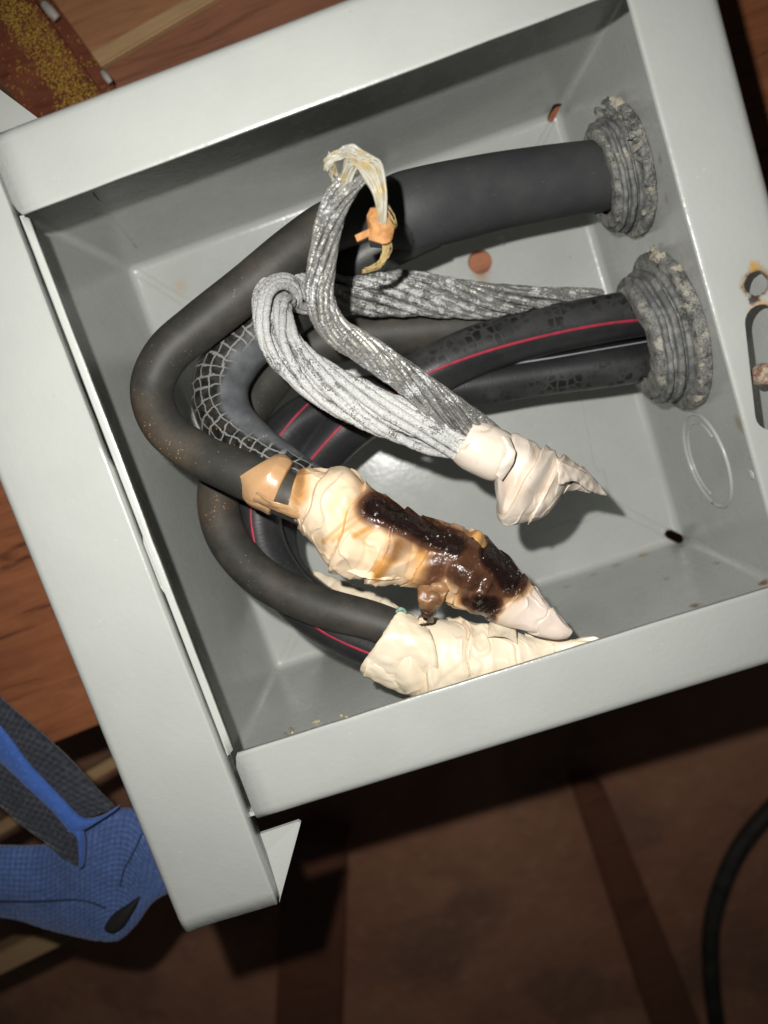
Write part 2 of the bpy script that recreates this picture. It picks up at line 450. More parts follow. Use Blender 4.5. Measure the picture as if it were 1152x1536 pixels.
k = m_grid.math('MULTIPLY', m_grid.math('MULTIPLY', m_grid.rng(v, .12, .18, 1, 0), m_grid.rng(m_grid.noise(co, 120, 2), .45, .6)), m_grid.attr('spark'))
m_grid.set('Base Color', m_grid.mix(k, c, (.85, .42, .16))); m_grid.bump(m_grid.noise(co, 900, 3), .0001, .6)
m_red = M('red_stripe', .45); m_red.set('Base Color', m_red.mix(m_red.rng(m_red.noise(m_red.co(), 350, 4, .7), .4, .8), (.42, .025, .06), (.16, .03, .04)))

uc = thing('power_cable', 'thick black sheathed cable in upper entry, split into two conductors looping left', 'cable')
jk = cable('jacket', [(965, 256, -.099, 43), (915, 263, -.098, 46), (880, 266, -.097, 47), (820, 275, -.094, 49), (750, 287, -.090, 51), (690, 300, -.085, 53), (640, 311, -.080, 54), (605, 320, -.079, 54), (575, 327, -.078, 48), (548, 333, -.078, 41)], m_jacket, uc, 32)
a1 = cable('conductor', [(640, 300, -.077, 36), (570, 314, -.073, 37), (500, 338, -.068, 36), (440, 375, -.062, 33), (370, 433, -.058, 33), (300, 488, -.054, 33), (250, 532, -.050, 32), (228, 585, -.047, 31), (246, 640, -.042, 31), (300, 682, -.037, 32), (360, 710, -.032, 35), (430, 742, -.028, 35), (490, 770, -.027, 34)], m_cond, uc)
def near(poly, r0, r1):
    def f(co):
        x, y = pix(co); d = 1e9
        for (ax, ay), (bx, by) in zip(poly, poly[1:]):
            t = max(0, min(1, ((x - ax) * (bx - ax) + (y - ay) * (by - ay)) / ((bx - ax) ** 2 + (by - ay) ** 2)))
            d = min(d, math.hypot(x - ax - t * (bx - ax), y - ay - t * (by - ay)))
        return 1 - sm(r0, r1, d)
    return f
setattr_(a1, 'spark', near([(210, 610), (222, 650), (262, 690)], 2, 38))
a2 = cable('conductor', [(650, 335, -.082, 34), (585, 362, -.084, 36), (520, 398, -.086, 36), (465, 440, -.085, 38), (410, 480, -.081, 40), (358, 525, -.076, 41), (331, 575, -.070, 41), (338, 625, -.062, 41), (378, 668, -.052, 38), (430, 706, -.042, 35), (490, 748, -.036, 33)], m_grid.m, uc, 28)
setattr_(a2, 'flank', near([(375, 478), (330, 515), (302, 570), (306, 625), (340, 665), (400, 690), (450, 712)], 22, 27))
setattr_(a2, 'spark', near([(330, 655), (380, 660)], 10, 45))
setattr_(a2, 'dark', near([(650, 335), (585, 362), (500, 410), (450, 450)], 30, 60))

lc = thing('power_cable', 'lower black conductors with red stripes, curving round into the lower taped joint', 'cable')
r1 = cable('conductor', [(1010, 462, -.103, 33), (970, 468, -.101, 34), (900, 480, -.099, 34), (800, 500, -.097, 35), (720, 524, -.095, 36), (650, 556, -.093, 37), (580, 598, -.093, 38), (520, 640, -.094, 38), (466, 692, -.096, 38), (425, 748, -.096, 38), (408, 805, -.094, 37), (428, 868, -.088, 36), (495, 918, -.076, 34), (580, 945, -.062, 32)], m_scale, lc)
setattr_(r1, 'flank', near([(960, 455), (800, 480), (700, 510), (640, 530)], 14, 30))
stripe(r1, [(972, 479), (900, 487), (820, 503), (740, 524), (660, 552), (600, 584), (560, 608), (520, 632), (488, 664), (460, 700), (442, 745), (436, 790)], .0013, m_red.m, r1)
r2 = cable('conductor', [(1010, 532, -.108, 31), (970, 540, -.107, 31), (900, 550, -.106, 31), (800, 564, -.106, 30), (700, 580, -.105, 31), (600, 592, -.103, 32), (515, 604, -.099, 33), (446, 636, -.092, 34), (403, 692, -.085, 34), (388, 762, -.078, 34), (400, 832, -.071, 35), (450, 903, -.062, 35), (525, 955, -.050, 33), (600, 985, -.041, 31), (660, 997, -.036, 28)], m_scale, lc)
setattr_(r2, 'flank', near([(970, 555), (850, 570), (740, 585)], 12, 26))
stripe(r2, [(470, 598), (440, 628), (408, 670), (384, 718), (376, 762), (380, 806), (392, 846), (420, 890), (470, 938), (510, 962), (558, 982)], .0010, m_red.m, r2)
r3 = cable('conductor', [(1000, 498, -.122, 28), (900, 492, -.122, 30), (780, 490, -.119, 32), (680, 492, -.116, 33), (600, 498, -.115, 34), (520, 506, -.113, 34), (445, 530, -.109, 32), (392, 588, -.100, 30), (352, 660, -.086, 30), (328, 735, -.072, 31), (340, 805, -.062, 31), (392, 866, -.053, 31), (475, 908, -.045, 31), (560, 932, -.040, 30), (640, 962, -.036, 28)], m_cond, lc)
setattr_(r3, 'spark', near([(310, 760), (330, 740)], 10, 40))
for o in (jk,): setattr_(o, 'spark', lambda c: 0.0)

m_glint = M('painted_highlight', .4); m_glint.set('Base Color', (.36, .37, .40))  # specular streak on the conductor's upper edge, painted as a grey ribbon
stripe(r2, [(970, 512), (900, 524), (830, 536), (760, 547), (700, 556)], .0009, m_glint.m, r2)
# ------------------------------------------------------------------ ALUMINIUM NEUTRALS
def alu(name, lo, hi, powder=(.66, .66, .645)):
    """aluminium wire: dull metal with crevice shade painted as dark streaks, grains of white oxide sitting on it"""
    m = M(name, .35, .9); co = m.co()
    st = m.noise(m.co('UV', scale=(6, 1.3, 1)), 6, 4, .6); n2 = m.noise(co, 190, 4, .6); n3 = m.noise(co, 1700, 3, .6); n4 = m.noise(co, 60, 3)
    k = m.math('ADD', m.math('ADD', m.math('MULTIPLY', st, .22), m.math('MULTIPLY', n2, .3)), m.math('ADD', m.math('MULTIPLY', n3, .30), m.math('MULTIPLY', n4, .18)))
    k = m.rng(k, lo, hi)
    metal = m.mix(m.rng(st, .40, .6), (.34, .33, .30), (.74, .72, .67))
    metal = m.mix(m.math('MULTIPLY', m.rng(m.noise(m.co('UV', scale=(5, 2.4, 1), loc=(3, 1, 0)), 8, 3), .53, .6), .85), metal, (.035, .033, .03))  # dark streaks stand in for the shaded gaps between wires
    m.set('Base Color', m.mix(k, metal, m.mix(m.rng(n3, .38, .56), (.40, .40, .39), powder)))
    m.set('Metallic', m.rng(k, .1, .5, .55, 0)); m.set('Roughness', m.rng(k, 0, .6, .42, .95))
    m.bump(m.math('MULTIPLY', n3, m.rng(k, 0, 1, .35, 1)), .0006, .9); m.bump(k, .0004, .7)
    return m.m
m_alu_ox = alu('oxidised_aluminium', .375, .455, (.58, .58, .565)); m_alu_tw = alu('bright_aluminium', .475, .545); m_alu_bk = alu('streaky_aluminium', .45, .52)
na = thing('neutral_wire', 'bare aluminium strands caked in white oxide, looping from the right into the cap', 'wire')
ca = path([(900, 452, -.106, 18), (850, 452, -.103, 20), (760, 453, -.097, 23), (660, 444, -.092, 28), (575, 440, -.087, 30), (510, 441, -.080, 30), (458, 440, -.070, 28), (422, 436, -.056, 28), (408, 462, -.042, 27), (425, 520, -.033, 30), (480, 572, -.028, 32), (550, 610, -.025, 33), (620, 638, -.025, 32), (680, 660, -.028, 28), (730, 680, -.032, 22)], 40)
gr = lambda p, s, a: .00022 * nz(p * 2100) + .0003 * nz(p * 300)
for i, line in enumerate(strand_paths(ca, 12, .84, .16, .195, 3, .20)):
    o = link('strand', tube(line, 14, gr), m_alu_ox, na)
    o.data.materials.append(m_alu_bk)
    for p in o.data.polygons:
        if p.center.z < -.066: p.material_index = 1
nb = thing('neutral_wire', 'twisted bare aluminium wire standing upright with a frayed fibrous tip', 'wire')
cb = path([(535, 262, -.001, 16), (508, 296, -.001, 19), (492, 340, -.001, 19.5), (483, 395, -.001, 20), (480, 445, -.002, 21), (500, 492, -.005, 21.5), (556, 530, -.010, 22), (615, 572, -.015, 23), (672, 615, -.021, 25), (722, 648, -.028, 22), (750, 668, -.032, 18)], 28)
for line in strand_paths(cb, 11, .84, .095, .205, 11, .05):
    link('strand', tube(line, 10, lambda p, s, a: .00008 * nz(p * 1200) + .00012 * nz(p * 300)), m_alu_tw, nb)

# frayed fibres over the tip
m_fib = M('pale_fibre', .3, 0, .7); m_fib.set('Base Color', m_fib.mix(m_fib.rng(m_fib.noise(m_fib.co(), 260, 3), .4, .65), (.52, .51, .46), (.46, .36, .17)))
m_fib.set('Transmission Weight', .15)
m_yel = M('yellow_fibre', .6); m_yel.set('Base Color', m_yel.mix(m_yel.rng(m_yel.noise(m_yel.co(), 300, 3), .4, .65), (.42, .31, .13), (.20, .14, .06)))
bm = bmesh.new(); rnd = random.Random(5)
for k in range(64):
    u = rnd.uniform(-1, 1); v = rnd.uniform(-1, 1); j = lambda a: rnd.uniform(-a, a)
    w_ = 14 * u
    tube(path([(507 + u * 9 + j(3), 300 + v * 4, -.002, 1.2), (522 + w_ * .6, 262 + j(4), .002 + v * .002, 1.4), (534 + w_ * .8, 240 - abs(u) * 5 + j(5) + v * 8, .005 + v * .003, 1.5), (556 + w_ * 1.0, 252 + u * -8 + j(3), .006 + v * .003, 1.5), (569 + w_ * .7, 285 + j(4), .006 + v * .003, 1.4), (573 + w_ * .45, 320 + j(4), .004 + v * .002, 1.1), (572 + w_ * .5, 338 + j(12), .002, .7)], 5), 5, None, bm)
for k in range(30):
    u = rnd.uniform(-1, 1); j = lambda a: rnd.uniform(-a, a)
    tube(path([(556 + j(8), 246 + j(9), .004, 1.2), (530 + j(6), 226 + u * 9 + j(3), .005 + j(.003), 1.3), (508 + j(6), 230 + u * 8, .004, 1.2), (496 + j(5), 238 + u * 9, .003, 1.0), (490 + j(7), 246 + u * 12, .002, .7)], 5), 5, None, bm)
for k in range(9):
    j = lambda a: rnd.uniform(-a, a)
    tube(path([(500 + j(8), 232 + j(5), .003, .9), (497 + j(8), 246 + j(5), .001, .9), (504 + j(8), 268 + j(6), -.002, .8), (512 + j(6), 285, -.003, .6)], 5), 4, None, bm)
f_ = link('frayed_fibres', bm, m_fib, nb); f_['kind'] = 'stuff'
bm = bmesh.new()
for k in range(26):
    j = lambda a: rnd.uniform(-a, a)
    tube(path([(576 + j(9), 338 + j(8), .001, .9), (581 + j(7), 362 + j(4), -.001, 1.0), (578 + j(6), 385 + j(6), -.003, 1.0), (567 + j(8), 398 + j(5), -.005, .9), (552 + j(10), 406 + j(5), -.007, .6)], 5), 4, None, bm)
for k in range(6):
    j = lambda a: rnd.uniform(-a, a)
    tube(path([(578, 310 + j(10), .004, .7), (588 + j(5), 330 + j(10), .003, .6), (592 + j(4), 338 + j(6), .002, .4)], 4), 4, None, bm)
f_ = link('hanging_fibres', bm, m_yel, nb); f_['kind'] = 'stuff'
m_pap = M('orange_paper', .75); m_pap.set('Base Color', m_pap.mix(m_pap.rng(m_pap.noise(m_pap.co(), 420, 5), .35, .7), (.50, .24, .085), (.30, .135, .045)))
scrap = thing('paper_scrap', 'crumpled orange-brown paper scrap caught in frayed wire fibres', 'paper')
def lump(name, c, rx, ry, rz, mat, parent, seed, amp=.3, sub=4, ang=0):
    bm = bmesh.new(); bmesh.ops.create_icosphere(bm, subdivisions=sub, radius=1)
    cs, sn = math.cos(ang), math.sin(ang)
    for v in bm.verts:
        d = v.co.copy(); q = abs(nz(d + Vector((seed, 0, 0)), 1.6)) * 2 - .5 + .6 * nz(d, 3.5)
        d *= 1 + amp * q
        x, y, z = d.x * rx, d.y * ry, d.z * rz
        v.co = Vector((x * cs - y * sn, x * sn + y * cs, z)) + c
    return link(name, bm, mat, parent, True, 35)
lump('folded_paper', P(568, 340, .0012), .0040, .0064, .0026, m_pap.m, scrap, 3, .38, 2, .1)
lump('folded_paper', P(573, 352, .001), .0030, .0034, .002, m_pap.m, scrap, 9, .4, 2, .5)
pa, pb = P(534, 358, .0005), P(560, 346, .0015); dv = (pb - pa).normalized(); sd = Vector((-dv.y, dv.x, 0)) * .0012
b = bmesh.new(); vs = []
for i in range(6):
    p = pa.lerp(pb, i / 5); wv = sd * (1 + .1 * nz((i, 0, 0))); up = Vector((0, 0, .0004))
    vs.append([b.verts.new(x) for x in (p - wv - up, p + wv - up, p + wv * .9 + up, p - wv * .9 + up)])
for i in range(5):
    for k in range(4): b.faces.new((vs[i][k], vs[i][(k + 1) % 4], vs[i + 1][(k + 1) % 4], vs[i + 1][k]))
b.faces.new(vs[0][::-1]); b.faces.new(vs[-1]); bmesh.ops.recalc_face_normals(b, faces=b.faces)
link('paper_tab', b, m_pap.m, scrap, False)

# ------------------------------------------------------------------ TAPE
def tape(name, base, tint, stain=None, rough=.38):
    m = M(name, rough, 0, .5); co = m.co()
    m.set('Subsurface Weight', .04); m.set('Subsurface Radius', (.004, .0025, .0015)); m.set('Subsurface Scale', .5)
    c = m.mix(m.rng(m.noise(co, 42, 4), .35, .7), base, tint)
    c = m.mix(m.math('MULTIPLY', m.rng(m.noise(co, 190, 5, .7), .62, .74), .5), c, (.42, .25, .10))
    cr = m.attr('crease')
    c = m.mix(m.math('MULTIPLY', cr, .55), c, (.40, .22, .10))  # brown lap lines, strengthened to paint shadow along the tape edges
    if stain:
        nn = m.math('MULTIPLY', m.math('SUBTRACT', m.noise(co, 110, 4, .6), .5), .38)
        br = m.math('ADD', m.attr('burn'), nn)
        h = m.attr('burn')
        heat = m.math('ADD', m.attr('scorch'), m.math('MULTIPLY', nn, 1.1))
        c = m.mix(m.rng(heat, .2, .8, 0, .85), c, (.54, .25, .045))
        c = m.mix(m.rng(heat, .75, 1.15, 0, .6), c, (.19, .085, .035))
        c = m.mix(m.math('MULTIPLY', m.math('MULTIPLY', m.attr('crease'), m.rng(m.attr('scorch'), .05, .35)), .9), c, (.55, .24, .03))
        c = m.mix(m.rng(br, .08, .30, 0, .55), c, (.42, .22, .09)); c = m.mix(m.rng(br, .16, .55), c, (.10, .042, .022))
        c = m.mix(m.rng(br, .54, .92), c, (.012, .006, .005))
        m.set('Roughness', m.math('ADD', m.rng(br, .3, .8, rough, .16), m.math('MULTIPLY', m.noise(co, 260, 3), .15)))
        bub = m.voro(co, 300); g = m.rng(br, .5, .8)
        ash = m.math('MULTIPLY', m.math('MULTIPLY', m.rng(m.voro(m.co(loc=(2, 5, 1)), 420), .12, .22, 1, 0), g), m.rng(m.noise(co, 160, 3), .5, .6))
        c = m.mix(m.math('MULTIPLY', ash, .5), c, (.32, .30, .28))
        m.bump(m.math('MULTIPLY', m.noise(co, 300, 3, .6), g), .0011, .7); m.bump(m.math('MULTIPLY', bub, g), .0012, .45)
        m.set('Subsurface Weight', m.rng(br, .1, .5, .04, 0))
    if stain: c = m.mix(m.math('MULTIPLY', m.rng(m.dist(co, tuple(P(832, 925, -.01))), .012, .026, 1, 0), m.rng(br, .05, .25, .8, 0)), c, (.76, .65, .585))
    m.set('Base Color', c)
    m.bump(m.noise(co, 520, 3), .00012, .35); m.bump(m.noise(co, 130, 3), .0005, .3)
    return m.m
m_tape = tape('cream_tape', (.78, .68, .53), (.74, .62, .46)); m_cap = tape('pinkish_tape', (.70, .615, .53), (.66, .56, .46))
m_burn = tape('burnt_tape', (.77, .61, .44), (.72, .54, .36), True)
m_tan = tape('tan_tape', (.52, .32, .17), (.46, .26, .12), None, .3)
def wrap(name, st, mat, parent, lap=.009, step=.0008, tw=1, wr=.0010, nu=220, nv=140, seed=0, fold=0, burn=None, heat=None, extra=None, pinch0=False):
    """rubber tape wound round a joint: laps step down, stretched skin wrinkles"""
    q = []
    for ux, uy, lx, ly, z, fl in st:
        u, l = P(ux, uy, z), P(lx, ly, z)
        q.append(tuple((u + l) / 2) + tuple((u - l) / 2) + (fl,))
    m_ = len(q) - 1; ca_ = catmull(q, nu // m_)
    bm = bmesh.new(); rows = []; cre = []; s = 0; prev = None
    lay = bm.verts.layers.float.new('crease'); lb = bm.verts.layers.float.new('burn'); lh = bm.verts.layers.float.new('scorch')
    L = len(ca_)
    for i, v in enumerate(ca_):
        c, W = Vector(v[:3]), Vector(v[3:6]); D = ZV * W.length * v[6]
        if prev: s += (c - prev).length
        prev = c; row = []
        endf = min(1, i / 6, (L - 1 - i) / 6)
        for k in range(nv):
            a = 2 * PI * k / nv
            o = W * math.cos(a) + D * math.sin(a); d = o.normalized()
            base = c + o
            ph = s / lap + tw * (a / (2 * PI)) + .22 * nz((s * 60, math.cos(a) * 1.3 + seed, math.sin(a) * 1.3)) + seed * .37
            fr_ = ph - math.floor(ph)
            lapn = math.floor(ph)
            edge = sm(0, .03, fr_) * (1 - fr_ * .85)
            hgt = step * (edge - .5)
            # stretched wrinkles run along the winding
            ww = nz((ph * 1.5 + lapn * 7.3 + nz(base * 45) * .8, math.cos(a) * 1.1 + seed, math.sin(a) * 1.1 + lapn * 2.2))
            rid = (1 - abs(ww) * 2.4); rid = max(-.4, rid) * (.4 + .6 * sm(-.2, .4, nz((base * 70) + Vector((seed, 0, 0)))))
            big = nz(base * 95 + Vector((seed * 3, 1, 0))); dent = max(0, nz(base * 60 + Vector((0, seed * 5, 0))) - .1)
            amp = min(1, W.length / .012)
            dd = (hgt + wr * rid + wr * .65 * big - wr * 1.3 * dent) * amp
            wp = Vector((base.x * .9 + nz(base * 60) * .004, base.y * .9 + nz(base * 60 + Vector((7, 0, 0))) * .004, base.z)) * 85 + Vector((seed * 2.3, 0, 0))
            vd = noise.voronoi(wp)[0]; cz_ = max(0, 1 - (vd[1] - vd[0]) * 7)
            n1 = nz((ph * 2.6 + lapn * 5.1 + nz(base * 70) * .6, math.cos(a) * 1.3 + seed, math.sin(a) * 1.3))
            thin = max(0, 1 - abs(n1) * 11) * sm(-.1, .35, nz(base * 55 + Vector((3, seed, 0))))
            cz_ *= sm(.0, .4, nz(base * 42 + Vector((seed, 4, 0))))
            dd += (-wr * .15 * cz_ + wr * .55 * thin) * amp
            if fold: dd += fold * (abs(nz((ph * 1.7 + lapn * 3.7, seed, a * .35))) * -2 + .6)
            if extra: dd += extra(base, s, a)
            vert = bm.verts.new(base + d * dd * endf)
            vert[lay] = max(.4 * cz_, (1 - sm(.0, .035, min(fr_, 1 - fr_))) * (1 if nz((lapn * 3.3, a * .6, seed)) > -.1 else .15), .5 * sm(.25, .5, dent))
            if burn: vert[lb] = burn(vert.co); vert[lh] = heat(vert.co)
            row.append(vert)
        rows.append(row)
    for i in range(L - 1):
        for k in range(nv): bm.faces.new((rows[i][k], rows[i][(k + 1) % nv], rows[i + 1][(k + 1) % nv], rows[i + 1][k]))
    bm.faces.new(rows[0][::-1]); bm.faces.new(rows[-1])
    bmesh.ops.recalc_face_normals(bm, faces=bm.faces)
    return link(name, bm, mat, parent)
def flap(name, edge_a, edge_b, mat, parent, thick=.0007, n=14, wav=.0006, seed=0, burn=None, heat=None):
    """a loose piece of tape between two polylines of (px, py, z)"""
    A = catmull([tuple(P(*p)) for p in edge_a], n); B = catmull([tuple(P(*p)) for p in edge_b], n)
    m_ = min(len(A), len(B)); bm = bmesh.new(); rows = []; K = 14
    lb = bm.verts.layers.float.new('burn'); lh = bm.verts.layers.float.new('scorch')
    for i in range(m_):
        r = []
        for k in range(K + 1):
            p = Vector(A[i]).lerp(Vector(B[i]), k / K)
            p.z += wav * (fbm(p * 160 + Vector((seed, 0, 0))) * 1.6 + math.sin(k / K * PI) * 1.2)
            p += Vector((nz(p * 500), nz(p * 500 + Vector((9, 9, 9))), 0)) * wav * .5
            r.append(bm.verts.new(p))
            if burn: r[-1][lb] = burn(p); r[-1][lh] = heat(p)
        rows.append(r)
    for i in range(m_ - 1):
        for k in range(K): bm.faces.new((rows[i][k], rows[i][k + 1], rows[i + 1][k + 1], rows[i + 1][k]))
    bmesh.ops.recalc_face_normals(bm, faces=bm.faces)
    o = link(name, bm, mat, parent)
    md = o.modifiers.new('s', 'SOLIDIFY'); md.thickness = thick; md.offset = 0
    return o

# white cap over the two neutrals
cp = thing('taped_wire_end', 'crumpled off-white tape cap twisted over the aluminium wire ends', 'tape wrap')
wrap('tape_sleeve', [(712, 627, 679, 690, -.026, .95), (728, 632, 694, 702, -.026, .95), (748, 641, 718, 714, -.026, .95), (766, 652, 738, 720, -.026, .9), (774, 662, 748, 716, -.027, .8)], m_cap, cp, .05, .0003, 1, .0005, 80, 90, 2)
wrap('tape_wrap', [(756, 652, 742, 722, -.027, .75), (776, 658, 746, 752, -.026, .75), (800, 666, 752, 780, -.026, .7), (824, 676, 776, 786, -.028, .65), (846, 686, 822, 768, -.031, .6), (866, 698, 846, 738, -.036, .55), (888, 716, 876, 736, -.042, .5), (909, 742, 906, 744, -.048, .5)], m_cap, cp, .0125, .0022, .9, .0011, 240, 150, 5, .0008)
flap('tape_flap', [(752, 655, -.012), (760, 676, -.011), (752, 694, -.011), (744, 712, -.013)], [(762, 655, -.014), (772, 680, -.011), (766, 700, -.012), (752, 720, -.015)], m_cap, cp, .0009, 14, .0004, 3)
flap('tape_tail', [(835, 690, -.022), (862, 702, -.028), (888, 715, -.036), (910, 742, -.044)], [(838, 728, -.022), (862, 722, -.027), (882, 735, -.035), (908, 744, -.044)], m_cap, cp, .0006, 12, .0008, 8)

# burnt splice
core = [(558, 760), (610, 783), (655, 808), (690, 815), (720, 828), (752, 852), (762, 868)]
def nb_(poly, r0, r1): return near(poly, r0, r1)
b1l = nb_([(560, 760), (610, 783), (655, 806), (684, 818)], 5, 40); b1r = nb_([(738, 832), (752, 848), (764, 868)], 10, 46); b1a = lambda c: max(b1l(c), b1r(c)); b1b = nb_([(690, 818), (712, 832), (690, 860), (745, 880)], 6, 46); b1 = lambda c: max(b1a(c), .70 * b1b(c)); b2 = nb_([(660, 840), (640, 900), (634, 925)], 4, 36); b3 = nb_([(718, 905), (738, 905)], 6, 30); b4 = nb_([(690, 860), (700, 890)], 4, 26)
b5 = nb_([(452, 706), (446, 740)], 2, 14); b6 = nb_([(620, 800), (590, 830)], 4, 30); b7 = nb_([(700, 900), (735, 925)], 2, 18)
def burn(co): return min(1, max(b1(co), .58 * b2(co), .95 * b3(co), .5 * b4(co), .30 * b5(co), .38 * b6(co), .8 * b7(co)))
h1 = nb_(core, 20, 110); h2 = nb_([(600, 815), (565, 858)], 2, 16); h3 = nb_([(450, 712), (447, 745)], 4, 26); h4 = nb_([(650, 830), (640, 920)], 14, 55); h5 = nb_([(500, 810), (545, 775)], 1, 9)
h6 = nb_([(532, 804), (560, 788), (580, 784)], 1, 10); h7 = nb_([(486, 812), (512, 788), (536, 772)], 1, 7); h8 = nb_([(688, 905), (694, 882), (706, 868)], 1, 9); h9 = nb_([(590, 836), (564, 866)], 1, 13)
def heat(co): return max(.85 * h6(co), .6 * h7(co), .8 * h8(co), 1.0 * h9(co), .42 * h1(co), .85 * h2(co), .8 * h3(co), .75 * h4(co), .6 * h5(co))
bs = thing('burnt_splice', 'cream taped wire splice with a glossy black burnt stripe across its top', 'taped splice')
def bulge(p, s, a):
    x, y = pix(p); k = 0
    for cx, cy, r, hgt in ((520, 735, 30, .0022), (480, 770, 30, .0012), (610, 800, 22, .0010), (700, 860, 20, .0025), (668, 870, 9, -.002), (722, 875, 9, -.003), (728, 878, 9, .003), (720, 892, 9, .003), (712, 905, 8, .002), (640, 830, 10, -.0015), (575, 850, 24, .0015), (545, 815, 10, -.001)):
        k += hgt * math.exp(-((x - cx) ** 2 + (y - cy) ** 2) / r / r)
    return k
wrap('tape_wrap', [(450, 702, 432, 776, -.026, .95), (462, 700, 442, 780, -.025, .95), (500, 706, 463, 802, -.023, .95), (532, 716, 480, 832, -.021, .95), (556, 740, 512, 858, -.020, .9), (598, 757, 556, 868, -.020, .85), (642, 779, 596, 872, -.020, .85), (686, 794, 636, 886, -.020, .85), (724, 808, 684, 906, -.020, .85), (760, 836, 722, 922, -.020, .85), (790, 872, 758, 938, -.019, .85), (822, 906, 796, 950, -.018, .85), (848, 934, 832, 958, -.017, .85), (859, 946, 850, 957, -.017, .8)], m_burn, bs, .0165, .0016, .55, .0013, 420, 190, 1, .0004, burn, heat, bulge)
wrap('tape_band', [(415, 681, 352, 721, -.031, 1.05), (426, 682, 372, 754, -.030, 1.05), (436, 689, 398, 768, -.0295, 1.04), (440, 694, 406, 772, -.029, 1.0)], m_tan, bs, .05, .0003, 1, .0005, 60, 90, 4)
# loose, lifted pieces of its tape
flap('tape_flap', [(492, 842, -.016), (530, 861, -.010), (566, 870, -.009), (600, 868, -.013)], [(500, 815, -.018), (538, 830, -.015), (575, 842, -.014), (606, 846, -.016)], m_burn, bs, .0006, 14, .0006, 1, burn, heat)
flap('tape_flap', [(380, 750, -.021), (410, 764, -.018), (440, 776, -.017), (456, 780, -.018)], [(386, 738, -.017), (412, 752, -.014), (438, 760, -.013), (452, 764, -.015)], m_tan, bs, .0006, 10, .0006, 5)
flap('tape_flap', [(703, 800, -.022), (714, 796, -.014), (722, 800, -.012), (730, 816, -.016)], [(700, 808, -.020), (708, 806, -.010), (716, 812, -.008), (724, 822, -.012)], m_burn, bs, .0008, 8, .0004, 2, lambda c: 0, lambda c: .85)
flap('melted_drip', [(628, 866, -.014), (628, 895, -.011), (632, 915, -.016), (630, 930, -.022)], [(676, 872, -.012), (668, 895, -.010), (654, 912, -.014), (647, 930, -.022)], m_burn, bs, .0016, 12, .0016, 6, lambda c: .42 + .5 * sm(905, 925, pix(c)[1]), lambda c: .8)
m_cor = M('copper_corrosion', .7); m_cor.set('Base Color', m_cor.mix(m_cor.rng(m_cor.noise(m_cor.co(), 900, 3), .4, .6), (.24, .40, .33), (.09, .16, .13)))
link('corrosion', tube(path([(640, 906, -.0135, 1.2), (638, 912, -.0135, 1.7), (644, 916, -.0138, 1.6), (647, 921, -.015, 1.2)], 5), 8), m_cor.m, bs)
lump('ash_crumb', P(634, 930, -.017), .0020, .0014, .0014, m_burn, bs, 3, .4, 3)

# lower taped joint
ls = thing('taped_splice', 'crumpled cream tape wrap tucked behind the bottom rim of the box', 'taped splice')
wrap('tape_wrap', [(600, 925, 570, 1000, -.034, .9), (622, 930, 604, 1032, -.034, .9), (652, 934, 640, 1048, -.034, .85), (690, 933, 690, 1048, -.033, .85), (728, 940, 740, 1040, -.032, .8), (762, 948, 790, 1030, -.030, .75), (800, 957, 836, 1012, -.028, .7), (850, 962, 878, 994, -.025, .6), (898, 957, 906, 972, -.021, .5)], m_tape, ls, .019, .0020, -.6, .0012, 300, 160, 9, .0012)
flap('tape_sheet', [(598, 914, -.029), (588, 930, -.0245), (566, 964, -.021), (542, 998, -.025), (543, 1010, -.028)], [(640, 934, -.031), (648, 956, -.0225), (656, 985, -.0200), (656, 1020, -.0225), (650, 1044, -.031)], m_tape, ls, .0009, 12, .0007, 4)
flap('tape_flap', [(545, 1012, -.027), (580, 1030, -.027), (615, 1042, -.029), (645, 1044, -.031)], [(552, 990, -.0235), (585, 1006, -.0225), (615, 1016, -.0215), (645, 1016, -.0225)], m_tape, ls, .0009, 10, .0006, 2)
flap('tape_flap', [(735, 936, -.024), (744, 927, -.018), (756, 929, -.018), (772, 944, -.022)], [(732, 956, -.024), (746, 954, -.021), (760, 956, -.021), (776, 966, -.022)], m_tape, ls, .0009, 8, .0006, 12)
link('corrosion', tube(path([(594, 919, -.0275, 2), (599, 914, -.027, 3.4), (605, 915, -.027, 3.2), (610, 920, -.028, 2)], 5), 8), m_cor.m, ls)
tb = thing('tape_roll', 'narrow rolled tape end behind the black lower conductors', 'tape')
wrap('rolled_tape', [(470, 855, 474, 872, -.088, .8), (500, 868, 488, 890, -.082, .8), (535, 880, 520, 908, -.076, .8), (570, 895, 556, 925, -.07, .8), (600, 912, 588, 940, -.064, .8)], m_tape, tb, .012, .0008, 1, .0009, 120, 70, 13, .0006)

# ------------------------------------------------------------------ CABLE ENTRY CONNECTORS caked in dried duct seal
def putty(name):
    m = M(name, .9, 0, .25); co = m.co(); n = m.noise(co, 190, 6, .72); n2 = m.noise(co, 1100, 3, .7)
    c = m.mix(m.rng(n, .34, .56), (.075, .075, .072), (.30, .30, .285))
    c = m.mix(m.rng(m.noise(co, 120, 5, .7), .53, .64), c, (.52, .49, .42))
    c = m.mix(m.rng(n2, .52, .7, 0, .6), c, (.35, .34, .31)); c = m.mix(m.rng(n2, .48, .30, 0, .75), c, (.025, .025, .025))
    m.set('Base Color', c); m.bump(n2, .0011, .8); m.bump(n, .0012, .7)
    return m.m
m_bush = rubber('bushing_rubber', (.12, .122, .125), .65, .85, (.40, .395, .37), None, 0, 3)
m_putty = putty('duct_seal'); m_chunk = M('dried_seal_chunk', .9); co = m_chunk.co()
m_chunk.set('Base Color', m_chunk.mix(m_chunk.rng(m_chunk.noise(co, 300, 5), .35, .65), (.50, .45, .35), (.30, .28, .24))); m_chunk.bump(m_chunk.noise(co, 700, 4), .0008, .8)
XS = .72
